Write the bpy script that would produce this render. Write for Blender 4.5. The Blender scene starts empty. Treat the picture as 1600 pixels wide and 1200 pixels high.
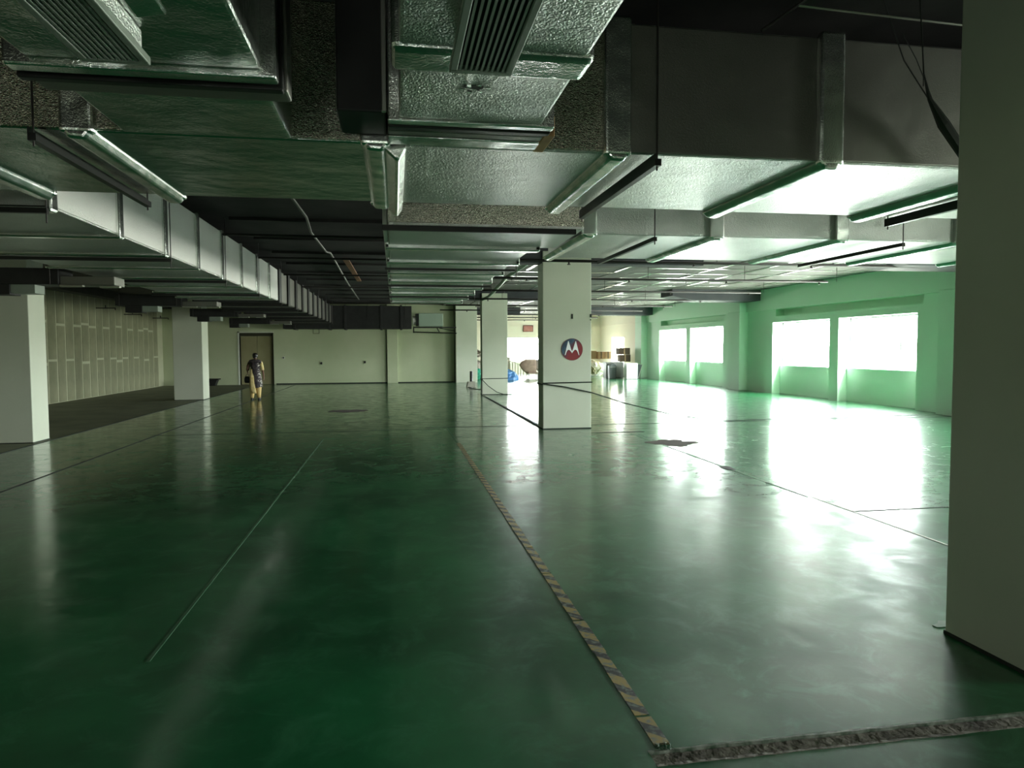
import bpy, bmesh, math, random
from mathutils import Vector, Matrix
random.seed(7)
sc = bpy.context.scene
PI = math.pi

# ------------------------------------------------------------------ camera, world, light, exposure
cd = bpy.data.cameras.new('camera'); cam = bpy.data.objects.new('camera', cd); sc.collection.objects.link(cam)
sc.camera = cam
cd.sensor_fit = 'HORIZONTAL'; cd.sensor_width = 36.0; cd.lens = 36.0 * 1094.4 / 1600.0
cd.clip_start = .05; cd.clip_end = 500
def cam_axes(yaw, pitch, roll):
    cy, sy, cp, sp = math.cos(yaw), math.sin(yaw), math.cos(pitch), math.sin(pitch)
    f = Vector((sy*cp, cy*cp, -sp)); r = Vector((cy, -sy, 0)); u = r.cross(f)
    return math.cos(roll)*r + math.sin(roll)*u, -math.sin(roll)*r + math.cos(roll)*u, f
r_, u_, f_ = cam_axes(.1654, .0510, -.0045)
mw = Matrix(((r_.x, u_.x, -f_.x, 0), (r_.y, u_.y, -f_.y, 0), (r_.z, u_.z, -f_.z, 1.65), (0, 0, 0, 1)))
cam.matrix_world = mw

w = bpy.data.worlds.new('sky'); sc.world = w; w.use_nodes = True
nt = w.node_tree; nt.nodes.clear()
wo = nt.nodes.new('ShaderNodeOutputWorld'); bg = nt.nodes.new('ShaderNodeBackground')
tc = nt.nodes.new('ShaderNodeTexCoord'); sx = nt.nodes.new('ShaderNodeSeparateXYZ')
rp = nt.nodes.new('ShaderNodeValToRGB')
nt.links.new(tc.outputs['Generated'], sx.inputs[0]); nt.links.new(sx.outputs['Z'], rp.inputs[0])
rp.color_ramp.elements[0].position = 0.0; rp.color_ramp.elements[0].color = (.50, .50, .46, 1)   # bright ground haze below the horizon
rp.color_ramp.elements[1].position = .04; rp.color_ramp.elements[1].color = (.96, .99, 1.0, 1)
nt.links.new(rp.outputs[0], bg.inputs[0]); bg.inputs[1].default_value = 22.0
nt.links.new(bg.outputs[0], wo.inputs[0])
sc.view_settings.view_transform = 'Standard'; sc.view_settings.look = 'None'
sc.view_settings.gamma = 1.0; sc.view_settings.use_curve_mapping = False
sc.view_settings.exposure = 1.9
sc.cycles.max_bounces = 10; sc.cycles.diffuse_bounces = 6; sc.cycles.glossy_bounces = 5
sc.cycles.transparent_max_bounces = 8
sc.cycles.sample_clamp_indirect = 12.0

# ------------------------------------------------------------------ materials
MATS = {}
def mat(name, col, rough=.6, metal=0., col2=None, nscale=3., bump=0., bscale=40., rough2=None, detail=4., stretch=None, spec=.5, sheet=None, emit=None, lo=.35, hi=.65):
    m = bpy.data.materials.new(name); m.use_nodes = True; t = m.node_tree; n = t.nodes; L = t.links
    b = n['Principled BSDF']
    b.inputs['Base Color'].default_value = (*col, 1); b.inputs['Roughness'].default_value = rough
    b.inputs['Metallic'].default_value = metal; b.inputs['Specular IOR Level'].default_value = spec
    c = n.new('ShaderNodeTexCoord'); mp = n.new('ShaderNodeMapping'); L.new(c.outputs['Object'], mp.inputs[0])
    if stretch: mp.inputs['Scale'].default_value = stretch
    if col2 or rough2 is not None:
        ns = n.new('ShaderNodeTexNoise'); ns.inputs['Scale'].default_value = nscale; ns.inputs['Detail'].default_value = detail
        L.new(mp.outputs[0], ns.inputs['Vector'])
        r = n.new('ShaderNodeMapRange'); r.inputs['From Min'].default_value = lo; r.inputs['From Max'].default_value = hi
        L.new(ns.outputs['Fac'], r.inputs[0])
        if col2:
            mx = n.new('ShaderNodeMix'); mx.data_type = 'RGBA'
            mx.inputs['A'].default_value = (*col, 1); mx.inputs['B'].default_value = (*col2, 1)
            L.new(r.outputs[0], mx.inputs['Factor']); L.new(mx.outputs['Result'], b.inputs['Base Color'])
        if rough2 is not None:
            q = n.new('ShaderNodeMapRange'); q.inputs['To Min'].default_value = rough; q.inputs['To Max'].default_value = rough2
            L.new(r.outputs[0], q.inputs[0]); L.new(q.outputs[0], b.inputs['Roughness'])
    if bump:
        ns = n.new('ShaderNodeTexNoise'); ns.inputs['Scale'].default_value = bscale; ns.inputs['Detail'].default_value = 3
        L.new(mp.outputs[0], ns.inputs['Vector'])
        bp = n.new('ShaderNodeBump'); bp.inputs['Strength'].default_value = bump; bp.inputs['Distance'].default_value = .02
        L.new(ns.outputs['Fac'], bp.inputs['Height']); L.new(bp.outputs[0], b.inputs['Normal'])
    if emit: b.inputs['Emission Color'].default_value = (*emit, 1); b.inputs['Emission Strength'].default_value = 1
    MATS[name] = m; return m

def foil_mat(name, col, col2, rough, crinkle, emboss, metal=1.0, wave=.25, cs=95, cdist=.006):
    """aluminium foil faced insulation: fine emboss rows, crinkles and slow waves"""
    m = bpy.data.materials.new(name); m.use_nodes = True; t = m.node_tree; n = t.nodes; L = t.links; b = n['Principled BSDF']
    b.inputs['Metallic'].default_value = metal; b.inputs['Roughness'].default_value = rough
    c = n.new('ShaderNodeTexCoord')
    n1 = n.new('ShaderNodeTexNoise'); n1.inputs['Scale'].default_value = 1.3; n1.inputs['Detail'].default_value = 5; L.new(c.outputs['Object'], n1.inputs['Vector'])
    mx = n.new('ShaderNodeMix'); mx.data_type = 'RGBA'; mx.inputs['A'].default_value = (*col, 1); mx.inputs['B'].default_value = (*col2, 1)
    L.new(n1.outputs['Fac'], mx.inputs['Factor']); L.new(mx.outputs['Result'], b.inputs['Base Color'])
    v = n.new('ShaderNodeTexVoronoi'); v.inputs['Scale'].default_value = 110; v.feature = 'F1'
    ds = n.new('ShaderNodeMapping'); ds.inputs['Scale'].default_value = (1, 1, 1.7); L.new(c.outputs['Object'], ds.inputs[0]); L.new(ds.outputs[0], v.inputs['Vector'])
    n2 = n.new('ShaderNodeTexNoise'); n2.inputs['Scale'].default_value = cs; n2.inputs['Detail'].default_value = 3; n2.inputs['Distortion'].default_value = 1.2; L.new(c.outputs['Object'], n2.inputs['Vector'])
    wv = n.new('ShaderNodeTexNoise'); wv.inputs['Scale'].default_value = 2.6; wv.inputs['Detail'].default_value = 2; L.new(c.outputs['Object'], wv.inputs['Vector'])
    b1 = n.new('ShaderNodeBump'); b1.inputs['Strength'].default_value = wave; b1.inputs['Distance'].default_value = .05; L.new(wv.outputs['Fac'], b1.inputs['Height'])
    b2 = n.new('ShaderNodeBump'); b2.inputs['Strength'].default_value = crinkle; b2.inputs['Distance'].default_value = cdist; L.new(n2.outputs['Fac'], b2.inputs['Height']); L.new(b1.outputs[0], b2.inputs['Normal'])
    b3 = n.new('ShaderNodeBump'); b3.inputs['Strength'].default_value = emboss; b3.inputs['Distance'].default_value = .004; L.new(v.outputs['Distance'], b3.inputs['Height']); L.new(b2.outputs[0], b3.inputs['Normal'])
    L.new(b3.outputs[0], b.inputs['Normal']); MATS[name] = m; return m

def floor_mat():
    m = bpy.data.materials.new('green_epoxy'); m.use_nodes = True; t = m.node_tree; n = t.nodes; L = t.links; b = n['Principled BSDF']
    c = n.new('ShaderNodeTexCoord')
    n1 = n.new('ShaderNodeTexNoise'); n1.inputs['Scale'].default_value = .55; n1.inputs['Detail'].default_value = 7; n1.inputs['Roughness'].default_value = .62; L.new(c.outputs['Object'], n1.inputs['Vector'])
    n2 = n.new('ShaderNodeTexNoise'); n2.inputs['Scale'].default_value = 3.2; n2.inputs['Detail'].default_value = 8; n2.inputs['Roughness'].default_value = .7; n2.inputs['Distortion'].default_value = .7; L.new(c.outputs['Object'], n2.inputs['Vector'])
    mx = n.new('ShaderNodeMix'); mx.data_type = 'RGBA'; mx.inputs['A'].default_value = (.003, .085, .025, 1); mx.inputs['B'].default_value = (.012, .16, .052, 1)
    r1 = n.new('ShaderNodeMapRange'); r1.inputs['From Min'].default_value = .40; r1.inputs['From Max'].default_value = .62; L.new(n1.outputs['Fac'], r1.inputs[0]); L.new(r1.outputs[0], mx.inputs['Factor'])
    mx2 = n.new('ShaderNodeMix'); mx2.data_type = 'RGBA'; mx2.inputs['B'].default_value = (.05, .24, .11, 1)
    r2 = n.new('ShaderNodeMapRange'); r2.inputs['From Min'].default_value = .5; r2.inputs['From Max'].default_value = .78; r2.inputs['To Max'].default_value = .6; L.new(n2.outputs['Fac'], r2.inputs[0])
    L.new(mx.outputs['Result'], mx2.inputs['A']); L.new(r2.outputs[0], mx2.inputs['Factor']); L.new(mx2.outputs['Result'], b.inputs['Base Color'])
    r3 = n.new('ShaderNodeMapRange'); r3.inputs['From Min'].default_value = .35; r3.inputs['From Max'].default_value = .7; r3.inputs['To Min'].default_value = .10; r3.inputs['To Max'].default_value = .25
    L.new(n2.outputs['Fac'], r3.inputs[0]); b.inputs['Roughness'].default_value = .42
    n3 = n.new('ShaderNodeTexNoise'); n3.inputs['Scale'].default_value = 7; n3.inputs['Detail'].default_value = 3; L.new(c.outputs['Object'], n3.inputs['Vector'])
    bp = n.new('ShaderNodeBump'); bp.inputs['Strength'].default_value = .12; bp.inputs['Distance'].default_value = .01; L.new(n3.outputs['Fac'], bp.inputs['Height']); L.new(bp.outputs[0], b.inputs['Normal'])
    b.inputs['Specular IOR Level'].default_value = .18
    L.new(r3.outputs[0], b.inputs['Coat Roughness']); b.inputs['Coat Weight'].default_value = 1.0; L.new(bp.outputs[0], b.inputs['Coat Normal'])
    MATS['floor'] = m; return m
floor_mat()
mat('dust_floor', (.12, .13, .075), .6, col2=(.18, .19, .11), nscale=1.2, bump=.1, rough2=.6)
mat('paint_col', (.50, .53, .42), .62, col2=(.55, .57, .46), nscale=.8, bump=.05, bscale=25)
mat('paint_back', (.42, .47, .29), .7, col2=(.48, .52, .34), nscale=.6, bump=.06, bscale=12)
mat('paint_mint', (.66, .86, .70), .6, col2=(.70, .88, .73), nscale=.5, bump=.05, bscale=15)
mat('paint_cream', (.80, .74, .62), .7, col2=(.84, .78, .67), nscale=.5)
mat('plaster_left', (.20, .23, .14), .85, col2=(.26, .28, .17), nscale=.9)
mat('board', (.21, .215, .13), .85, col2=(.27, .27, .165), nscale=2.)
mat('board_joint', (.44, .45, .30), .85, col2=(.42, .42, .29), nscale=5.)
mat('black_slab', (.012, .012, .011), .8, col2=(.03, .028, .026), nscale=1.5, bump=.15, bscale=6)
mat('black_paint', (.008, .008, .008), .55, col2=(.016, .016, .015), nscale=4.)
mat('beam_dark', (.03, .034, .04), .7, col2=(.045, .048, .052), nscale=2.)
foil_mat('foil', (.44, .46, .43), (.62, .63, .59), .36, .9, .6, metal=.85, wave=.5, cs=48, cdist=.010)
foil_mat('foil_side_lit', (.84, .81, .77), (.95, .92, .88), .42, .9, .5, metal=.0, cs=40, cdist=.012, wave=.5)  # left duct's side facing, coloured paler to stand in for window light on it
foil_mat('foil_smooth', (.46, .50, .46), (.66, .70, .66), .27, .35, .2, wave=.6, cs=30, cdist=.010)
foil_mat('foil_rough', (.40, .38, .32), (.62, .58, .48), .24, 1.0, .8, wave=.15, cs=42, cdist=.014)
foil_mat('foil_edge', (.70, .74, .70), (.86, .88, .84), .20, .25, .05, wave=.6)
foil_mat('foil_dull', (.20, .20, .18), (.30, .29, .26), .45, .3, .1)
foil_mat('foil_panel', (.11, .11, .10), (.20, .195, .175), .7, .5, .1, wave=1.0, metal=.15)
MATS['foil_panel'].node_tree.nodes['Principled BSDF'].inputs['Specular IOR Level'].default_value = .2
mat('foil_tape', (.85, .85, .8), .22, 1., bump=.3, bscale=12)
mat('steel_angle', (.03, .03, .028), .4, .6)
mat('grille', (.22, .26, .21), .45, .1, col2=(.27, .31, .26), nscale=3.)
mat('grille_dark', (.015, .02, .015), .6)
mat('alu', (.62, .62, .56), .3, 1.)
mat('pipe', (.035, .03, .028), .5, .2)
mat('pipe_pale', (.45, .52, .44), .4, .1)
mat('conduit', (.22, .22, .20), .4, .3)
mat('joint', (.02, .025, .018), .8)
mat('line_pale', (.07, .17, .09), .55, col2=(.02, .10, .035), nscale=9)
mat('patch', (.085, .06, .045), .9, col2=(.05, .04, .03), nscale=9, bump=.5, bscale=30)
mat('groove', (.34, .31, .25), .8, col2=(.16, .14, .12), nscale=7, bump=.6, bscale=25)
mat('groove_lip', (.34, .36, .30), .3, col2=(.05, .09, .05), nscale=20)
mat('door', (.23, .21, .10), .55, col2=(.27, .25, .13), nscale=1.5)
mat('door_dark', (.03, .03, .012), .6)
mat('frame_white', (.62, .64, .55), .5)
mat('win_frame', (.22, .23, .23), .4, .3)
mat('black_plastic', (.012, .012, .012), .45)
mat('cable', (.01, .015, .01), .5)
mat('concrete', (.42, .40, .33), .85, col2=(.34, .33, .27), nscale=8, bump=.4)
mat('ac_box', (.30, .38, .30), .5)
mat('white_cap', (.75, .74, .68), .5)
mat('orange', (.32, .14, .06), .6, col2=(.2, .09, .05), nscale=6)
mat('wood', (.45, .27, .10), .7, col2=(.35, .2, .08), nscale=12)
mat('green_bag', (.02, .35, .22), .4, bump=.5, bscale=10)
mat('blue_tarp', (.04, .14, .34), .4, col2=(.07, .22, .46), nscale=4, bump=.7, bscale=7)
mat('brown_cloth', (.24, .17, .13), .85, col2=(.32, .23, .17), nscale=6, bump=.4)
mat('grey_heap', (.30, .26, .22), .85, col2=(.42, .37, .32), nscale=5, bump=.5)
mat('cardboard', (.52, .33, .18), .8, col2=(.45, .28, .15), nscale=3)
mat('cardboard_dark', (.13, .085, .05), .8, col2=(.09, .06, .04), nscale=3)
mat('bin_grey', (.24, .24, .22), .5)
mat('bin_dark', (.035, .05, .045), .5)
mat('white_box', (.85, .87, .88), .5)
mat('plastic_wrap', (.80, .80, .72), .3, col2=(.5, .52, .38), nscale=4, bump=.6, bscale=9)
mat('olive', (.25, .26, .10), .7)
mat('rail_pale', (.72, .66, .52), .5)
mat('sign_red', (.40, .13, .11), .5, col2=(.46, .22, .18), nscale=5)
mat('sign_rim', (.14, .04, .03), .5)
mat('skin', (.16, .075, .04), .55)
mat('hair', (.012, .009, .008), .4)
mat('trouser', (.55, .40, .16), .8)
mat('shoe', (.015, .012, .01), .5)
mat('sleeve_olive', (.07, .06, .02), .85)
mat('bag', (.012, .012, .012), .5)
mat('dupatta', (.60, .45, .17), .8, col2=(.70, .56, .28), nscale=14)
mat('kurta', (.04, .03, .035), .85, col2=(.48, .44, .38), nscale=22, lo=.52, hi=.58)
mat('scarf_dark', (.02, .015, .02), .85, col2=(.07, .055, .05), nscale=14)
mat('ext_wall', (.5, .5, .47), .9)

def tape_mat():
    m = bpy.data.materials.new('hazard'); m.use_nodes = True; t = m.node_tree; n = t.nodes; L = t.links; b = n['Principled BSDF']
    c = n.new('ShaderNodeTexCoord'); wv = n.new('ShaderNodeTexWave'); wv.wave_type = 'BANDS'; wv.bands_direction = 'DIAGONAL'
    wv.inputs['Scale'].default_value = 3.4; wv.inputs['Distortion'].default_value = 2.2; wv.inputs['Detail'].default_value = 3; L.new(c.outputs['Object'], wv.inputs['Vector'])
    r = n.new('ShaderNodeValToRGB'); r.color_ramp.interpolation = 'CONSTANT'
    r.color_ramp.elements[0].color = (.035, .035, .03, 1); r.color_ramp.elements[1].position = .42; r.color_ramp.elements[1].color = (.42, .31, .10, 1)
    L.new(wv.outputs['Fac'], r.inputs[0])
    ns = n.new('ShaderNodeTexNoise'); ns.inputs['Scale'].default_value = 30; ns.inputs['Detail'].default_value = 5; L.new(c.outputs['Object'], ns.inputs['Vector'])
    rr = n.new('ShaderNodeMapRange'); rr.inputs['From Min'].default_value = .47; rr.inputs['From Max'].default_value = .66; L.new(ns.outputs['Fac'], rr.inputs[0])
    mx = n.new('ShaderNodeMix'); mx.data_type = 'RGBA'; mx.inputs['B'].default_value = (.20, .23, .19, 1); L.new(r.outputs[0], mx.inputs['A']); L.new(rr.outputs[0], mx.inputs['Factor'])
    L.new(mx.outputs['Result'], b.inputs['Base Color']); b.inputs['Roughness'].default_value = .5; MATS['hazard'] = m
tape_mat()
def glass_mat():
    m = bpy.data.materials.new('glass'); m.use_nodes = True; t = m.node_tree; n = t.nodes; L = t.links
    n.remove(n['Principled BSDF']); o = n['Material Output']
    tr = n.new('ShaderNodeBsdfTransparent'); tr.inputs[0].default_value = (.94, .97, .95, 1)
    gl = n.new('ShaderNodeBsdfGlossy'); gl.inputs['Roughness'].default_value = .03
    mx = n.new('ShaderNodeMixShader'); mx.inputs[0].default_value = .05
    L.new(tr.outputs[0], mx.inputs[1]); L.new(gl.outputs[0], mx.inputs[2]); L.new(mx.outputs[0], o.inputs[0]); MATS['glass'] = m
glass_mat()
def logo_mat():
    m = bpy.data.materials.new('logo_disc'); m.use_nodes = True; t = m.node_tree; n = t.nodes; L = t.links; b = n['Principled BSDF']
    c = n.new('ShaderNodeTexCoord'); sp = n.new('ShaderNodeSeparateXYZ'); L.new(c.outputs['Object'], sp.inputs[0])
    ns = n.new('ShaderNodeTexNoise'); ns.inputs['Scale'].default_value = 9; ns.inputs['Detail'].default_value = 3; L.new(c.outputs['Object'], ns.inputs['Vector'])
    a = n.new('ShaderNodeMath'); a.operation = 'MULTIPLY_ADD'; a.inputs[1].default_value = 1.6; a.inputs[2].default_value = .48; L.new(sp.outputs['X'], a.inputs[0])
    z = n.new('ShaderNodeMath'); z.operation = 'MULTIPLY_ADD'; z.inputs[1].default_value = -1.5; L.new(sp.outputs['Z'], z.inputs[0]); L.new(a.outputs[0], z.inputs[2])
    s = n.new('ShaderNodeMath'); s.operation = 'MULTIPLY_ADD'; s.inputs[1].default_value = .7; L.new(ns.outputs['Fac'], s.inputs[0]); L.new(z.outputs[0], s.inputs[2])
    r = n.new('ShaderNodeValToRGB'); e = r.color_ramp.elements
    e[0].position = .35; e[0].color = (.02, .03, .055, 1); e[1].position = 1.0; e[1].color = (.24, .025, .03, 1)
    q = e.new(.55); q.color = (.05, .10, .16, 1); q = e.new(.72); q.color = (.10, .03, .05, 1); q = e.new(.85); q.color = (.20, .03, .05, 1)
    L.new(s.outputs[0], r.inputs[0]); L.new(r.outputs[0], b.inputs['Base Color']); b.inputs['Roughness'].default_value = .4; MATS['logo_disc'] = m
logo_mat()

# ------------------------------------------------------------------ helpers
COL = sc.collection
class MB:
    def __init__(s): s.v = []; s.f = []
    def box(s, x0, x1, y0, y1, z0, z1):
        i = len(s.v)
        s.v += [(x0,y0,z0),(x1,y0,z0),(x1,y1,z0),(x0,y1,z0),(x0,y0,z1),(x1,y0,z1),(x1,y1,z1),(x0,y1,z1)]
        s.f += [(i,i+3,i+2,i+1),(i+4,i+5,i+6,i+7),(i,i+1,i+5,i+4),(i+1,i+2,i+6,i+5),(i+2,i+3,i+7,i+6),(i+3,i,i+4,i+7)]
        return s
    def prism(s, pts, axis, a, b):
        """pts: 2D outline, extruded along axis from a to b"""
        i = len(s.v); k = len(pts)
        def P(p, t): return {'x': (t, p[0], p[1]), 'y': (p[0], t, p[1]), 'z': (p[0], p[1], t)}[axis]
        s.v += [P(p, a) for p in pts] + [P(p, b) for p in pts]
        s.f += [tuple(range(i, i+k))[::-1], tuple(range(i+k, i+2*k))]
        for j in range(k): s.f.append((i+j, i+(j+1) % k, i+k+(j+1) % k, i+k+j))
        return s
    def tube(s, pts, r, n=8):
        pts = [Vector(p) for p in pts]; i0 = len(s.v)
        rr = r if isinstance(r, (list, tuple)) else [r]*len(pts)
        prev = None
        for k, p in enumerate(pts):
            d = (pts[min(k+1, len(pts)-1)] - pts[max(k-1, 0)]).normalized()
            a = d.cross(Vector((0, 0, 1)))
            if a.length < .1: a = d.cross(Vector((0, 1, 0)))
            a.normalize()
            if prev is not None and a.dot(prev) < 0: a = -a
            prev = a; b = d.cross(a).normalized()
            for j in range(n):
                t = 2*PI*j/n; s.v.append(tuple(p + rr[k]*(math.cos(t)*a + math.sin(t)*b)))
        for k in range(len(pts)-1):
            for j in range(n):
                s.f.append((i0+k*n+j, i0+k*n+(j+1) % n, i0+(k+1)*n+(j+1) % n, i0+(k+1)*n+j))
        s.f.append(tuple(i0+j for j in range(n))[::-1]); e = i0+(len(pts)-1)*n; s.f.append(tuple(e+j for j in range(n)))
        return s
    def loft(s, rings):
        """closed rings of equal count"""
        i0 = len(s.v); n = len(rings[0])
        for R in rings: s.v += [tuple(p) for p in R]
        for k in range(len(rings)-1):
            for j in range(n): s.f.append((i0+k*n+j, i0+k*n+(j+1) % n, i0+(k+1)*n+(j+1) % n, i0+(k+1)*n+j))
        s.f.append(tuple(i0+j for j in range(n))[::-1]); e = i0+(len(rings)-1)*n; s.f.append(tuple(e+j for j in range(n)))
        return s
    def build(s, name, m, parent=None, bevel=0, smooth=False, seg=2):
        me = bpy.data.meshes.new(name); me.from_pydata(s.v, [], s.f)
        bm = bmesh.new(); bm.from_mesh(me); bmesh.ops.recalc_face_normals(bm, faces=bm.faces); bm.to_mesh(me); bm.free()
        me.materials.append(MATS[m]); o = bpy.data.objects.new(name, me); COL.objects.link(o)
        if parent is not None: o.parent = parent; o.matrix_parent_inverse = parent.matrix_world.inverted()
        if bevel:
            b = o.modifiers.new('bevel', 'BEVEL'); b.width = bevel; b.segments = seg; b.limit_method = 'ANGLE'
        if smooth:
            for p in me.polygons: p.use_smooth = True
        return o
def B(x0, x1, y0, y1, z0, z1): return MB().box(x0, x1, y0, y1, z0, z1)
def thing(name, label, cat, loc=(0, 0, 0), group=None):
    o = bpy.data.objects.new(name, None); COL.objects.link(o); o.location = loc
    o.matrix_world = Matrix.Translation(loc); o.empty_display_size = .2
    return tag(o, label, cat, group)
def tag(o, label=None, cat=None, group=None, kind=None):
    if label: o['label'] = label
    if cat: o['category'] = cat
    if group: o['group'] = group
    if kind: o['kind'] = kind
    return o
def struct(name, mb, m, label=None, bevel=0):
    o = mb.build(name, m, None, bevel); o['kind'] = 'structure'
    if label: o['label'] = label
    return o
def share(src, name, parent, loc):
    o = src.copy(); o.name = name; COL.objects.link(o)
    o.parent = parent; o.matrix_parent_inverse = parent.matrix_world.inverted() if parent else Matrix(); o.location = loc; return o

CEIL = 3.78; YB = 34.25; XR = 13.3; XL = -10.4; YF = 44.5; YN = -9.0
GY0, GY1 = 2.555, 2.655       # groove across the floor
# ------------------------------------------------------------------ floor
fl = MB(); fl.box(-6.25, 14.2, GY1, YF+.3, -.2, 0).box(-6.25, 14.2, YN, GY0, -.2, 0).box(-6.25, 1.0, GY0, GY1, -.2, 0).box(1.0, 14.2, GY0, GY1, -.2, -.035)
floor = struct('floor', fl, 'floor', 'glossy green epoxy floor')
df = B(XL-.3, -6.25, YN, YB+.3, -.2, .003).build('bare_floor', 'dust_floor', floor); df['label'] = 'matt dusty floor strip outside the epoxy'
B(-6.27, -6.235, YN, YB, 0, .006).build('floor_joint', 'joint', floor)
def jag(x0, x1, y, w, n, amp, z0, z1, m, name, seed):
    rnd = random.Random(seed); xs = [x0+(x1-x0)*i/n for i in range(n+1)]
    up = [(x, y+w/2+rnd.uniform(-amp, amp)) for x in xs]; dn = [(x, y-w/2+rnd.uniform(-amp, amp)) for x in xs]
    b = MB(); i0 = 0
    for k in range(n): b.prism([dn[k], dn[k+1], up[k+1], up[k]], 'z', z0, z1)
    return b.build(name, m, floor)
o = jag(1.0, 6.0, (GY0+GY1)/2, GY1-GY0+.004, 90, .002, -.034, -.012, 'groove', 'groove_bed', 3); o['kind'] = 'stuff'; o['label'] = 'dirty bed of the cut channel'
o = jag(1.0, 6.0, GY1-.001, .012, 110, .003, -.034, .0025, 'groove_lip', 'groove_lip', 4); o['kind'] = 'stuff'; o['label'] = 'chipped bright edge of the cut channel'
o = jag(1.0, 6.0, GY0+.000, .012, 110, .003, -.034, .0025, 'groove', 'groove_lip', 5); o['kind'] = 'stuff'
B(-4.57, -4.535, 5.5, 33.8, .0, .003).build('floor_joint', 'joint', floor)
B(-1.322, -1.302, 3.9, 13.2, 0, .002).build('floor_line', 'line_pale', floor)
B(-4.6, .9, 14.36, 14.375, 0, .003).build('floor_joint', 'joint', floor)
B(.6, 2.95, 14.62, 14.65, 0, .004).build('floor_joint', 'joint', floor)
B(3.9, 13.2, 14.48, 14.50, 0, .004).build('floor_joint', 'joint', floor)
B(1.045, 1.06, 11.8, 14.6, 0, .002).build('floor_line', 'line_pale', floor)
B(3.03, 3.06, 14.35, 24.7, 0, .003).build('floor_joint', 'joint', floor)
B(4.495, 4.52, 2.9, 7.0, 0, .003).build('floor_line', 'frame_white', floor)
B(4.45, 4.475, 7.0, 12.9, 0, .003).build('floor_line', 'line_pale', floor)
B(4.5, 13.2, 6.28, 6.30, 0, .003).build('floor_joint', 'joint', floor)
def blob(cx, cy, rx, ry, n, seed, z=.004):
    rnd = random.Random(seed); pts = []
    for k in range(n):
        t = 2*PI*k/n; q = 1+rnd.uniform(-.28, .22); pts.append((cx+rx*q*math.cos(t), cy+ry*q*math.sin(t)))
    return MB().prism(pts, 'z', 0.0005, z)
o = blob(4.72, 11.45, .38, .42, 34, 2).build('floor_patch', 'patch', floor); o['label'] = 'brown patch worn through the epoxy'
blob(-1.27, 19.05, .52, .38, 26, 5).build('floor_patch', 'patch', floor)
blob(4.46, 8.9, .07, .18, 14, 6).build('floor_patch', 'joint', floor)
blob(4.3, 13.1, .5, .05, 14, 8).build('floor_patch', 'joint', floor)
blob(3.25, 3.6, .14, .05, 10, 9).build('floor_patch', 'line_pale', floor)
# hazard tape
tp = MB(); rnd = random.Random(11); yy = 2.69
while yy < 12.0:
    L_ = .22; a = rnd.uniform(-.004, .004); b_ = rnd.uniform(-.004, .004)
    x0 = 1.075-.0; tp.prism([(x0-.034+a, yy), (x0+.034+b_, yy), (x0+.034-a, yy+L_), (x0-.034-b_, yy+L_)], 'z', 0.0005, .0035); yy += L_+(.0 if rnd.random() < .8 else .02)
o = tp.build('hazard_tape', 'hazard'); tag(o, 'worn yellow and black hazard tape running along the green floor', 'tape')
# frayed tape end
fr = MB()
for k in range(9):
    x = 1.045+k*.008; fr.tube([(x, 2.70, .004), (x+rnd.uniform(-.01, .02), 2.67, .006), (x+rnd.uniform(-.01, .03), 2.645, .004)], .0012, 4)
q = fr.build('frayed_thread', 'line_pale', o); q['kind'] = 'stuff'

# ------------------------------------------------------------------ ceiling
ce = struct('ceiling', B(XL-.3, 14.2, YN, YF+.3, CEIL, CEIL+.25), 'black_slab', 'dark concrete slab soffit')
# foil faced insulation boards on the window side, seams taped
rnd = random.Random(21)
pan = B(-.597, .597, -.597, .597, -.03, 0); pan0 = None
for i in range(9):
    for j in range(28):
        cx = 2.9+i*1.23; cy = 9.6+j*1.23
        if cx > 13.0: continue
        if pan0 is None:
            pan0 = pan.build('insulation_panel', 'foil_panel', ce, .01); o = pan0
        else: o = share(pan0, 'insulation_panel', ce, (0, 0, 0))
        o.location = (cx, cy, CEIL-.012-rnd.uniform(0, .012)); o.rotation_euler = (rnd.uniform(-.008, .008), rnd.uniform(-.008, .008), 0)
tb = None
for i in range(9):
    for j in range(0, 28, 3):
        x = 2.9+i*1.23-.615; y = 9.6+j*1.23
        if x > 12.8 or rnd.random() < .35: continue
        b = B(-.045, .045, -1.6, 1.6, -.006, 0)
        if tb is None: tb = b.build('foil_tape', 'foil_tape', ce); o = tb
        else: o = share(tb, 'foil_tape', ce, (0, 0, 0))
        o.location = (x, y, CEIL-.056); o.rotation_euler = (rnd.uniform(-.01, .01), 0, 0)
tb2 = None
for j in range(28):
    for i in range(3):
        y = 9.6+j*1.23-.615; x = 4.6+i*3.4
        if rnd.random() < .35: continue
        b = B(-1.4, 1.4, -.035, .035, -.006, 0)
        if tb2 is None: tb2 = b.build('foil_tape', 'foil_tape', ce); o = tb2
        else: o = share(tb2, 'foil_tape', ce, (0, 0, 0))
        o.location = (x, y, CEIL-.056)
# black beams on the column rows
for y in (13.9, 24.75, 35.6):
    B(1.7, 6.4, y+.0, y+.4, 3.36, CEIL).build('beam', 'beam_dark', ce, .01); B(-7.4, -5.2, y, y+.4, 3.6, CEIL).build('beam', 'beam_dark', ce, .01)
for y in (14.2, 24.95, 35.8):
    MB().prism([(9.8, CEIL), (9.8, 3.50), (10.6, 3.34), (13.2, 3.34), (13.2, CEIL)], 'y', y-1.1, y-.0).build('beam', 'beam_dark', ce, .01)
MB().box(-10.4, -10.0, 6, YB, 3.5, CEIL).build('beam', 'black_paint', ce)
for y in range(8, 33, 2):   # shallow ribs of the black slab
    B(-2.6, 2.1, y-.05, y+.05, CEIL-.05, CEIL).build('soffit_rib', 'black_slab', ce)

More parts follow.
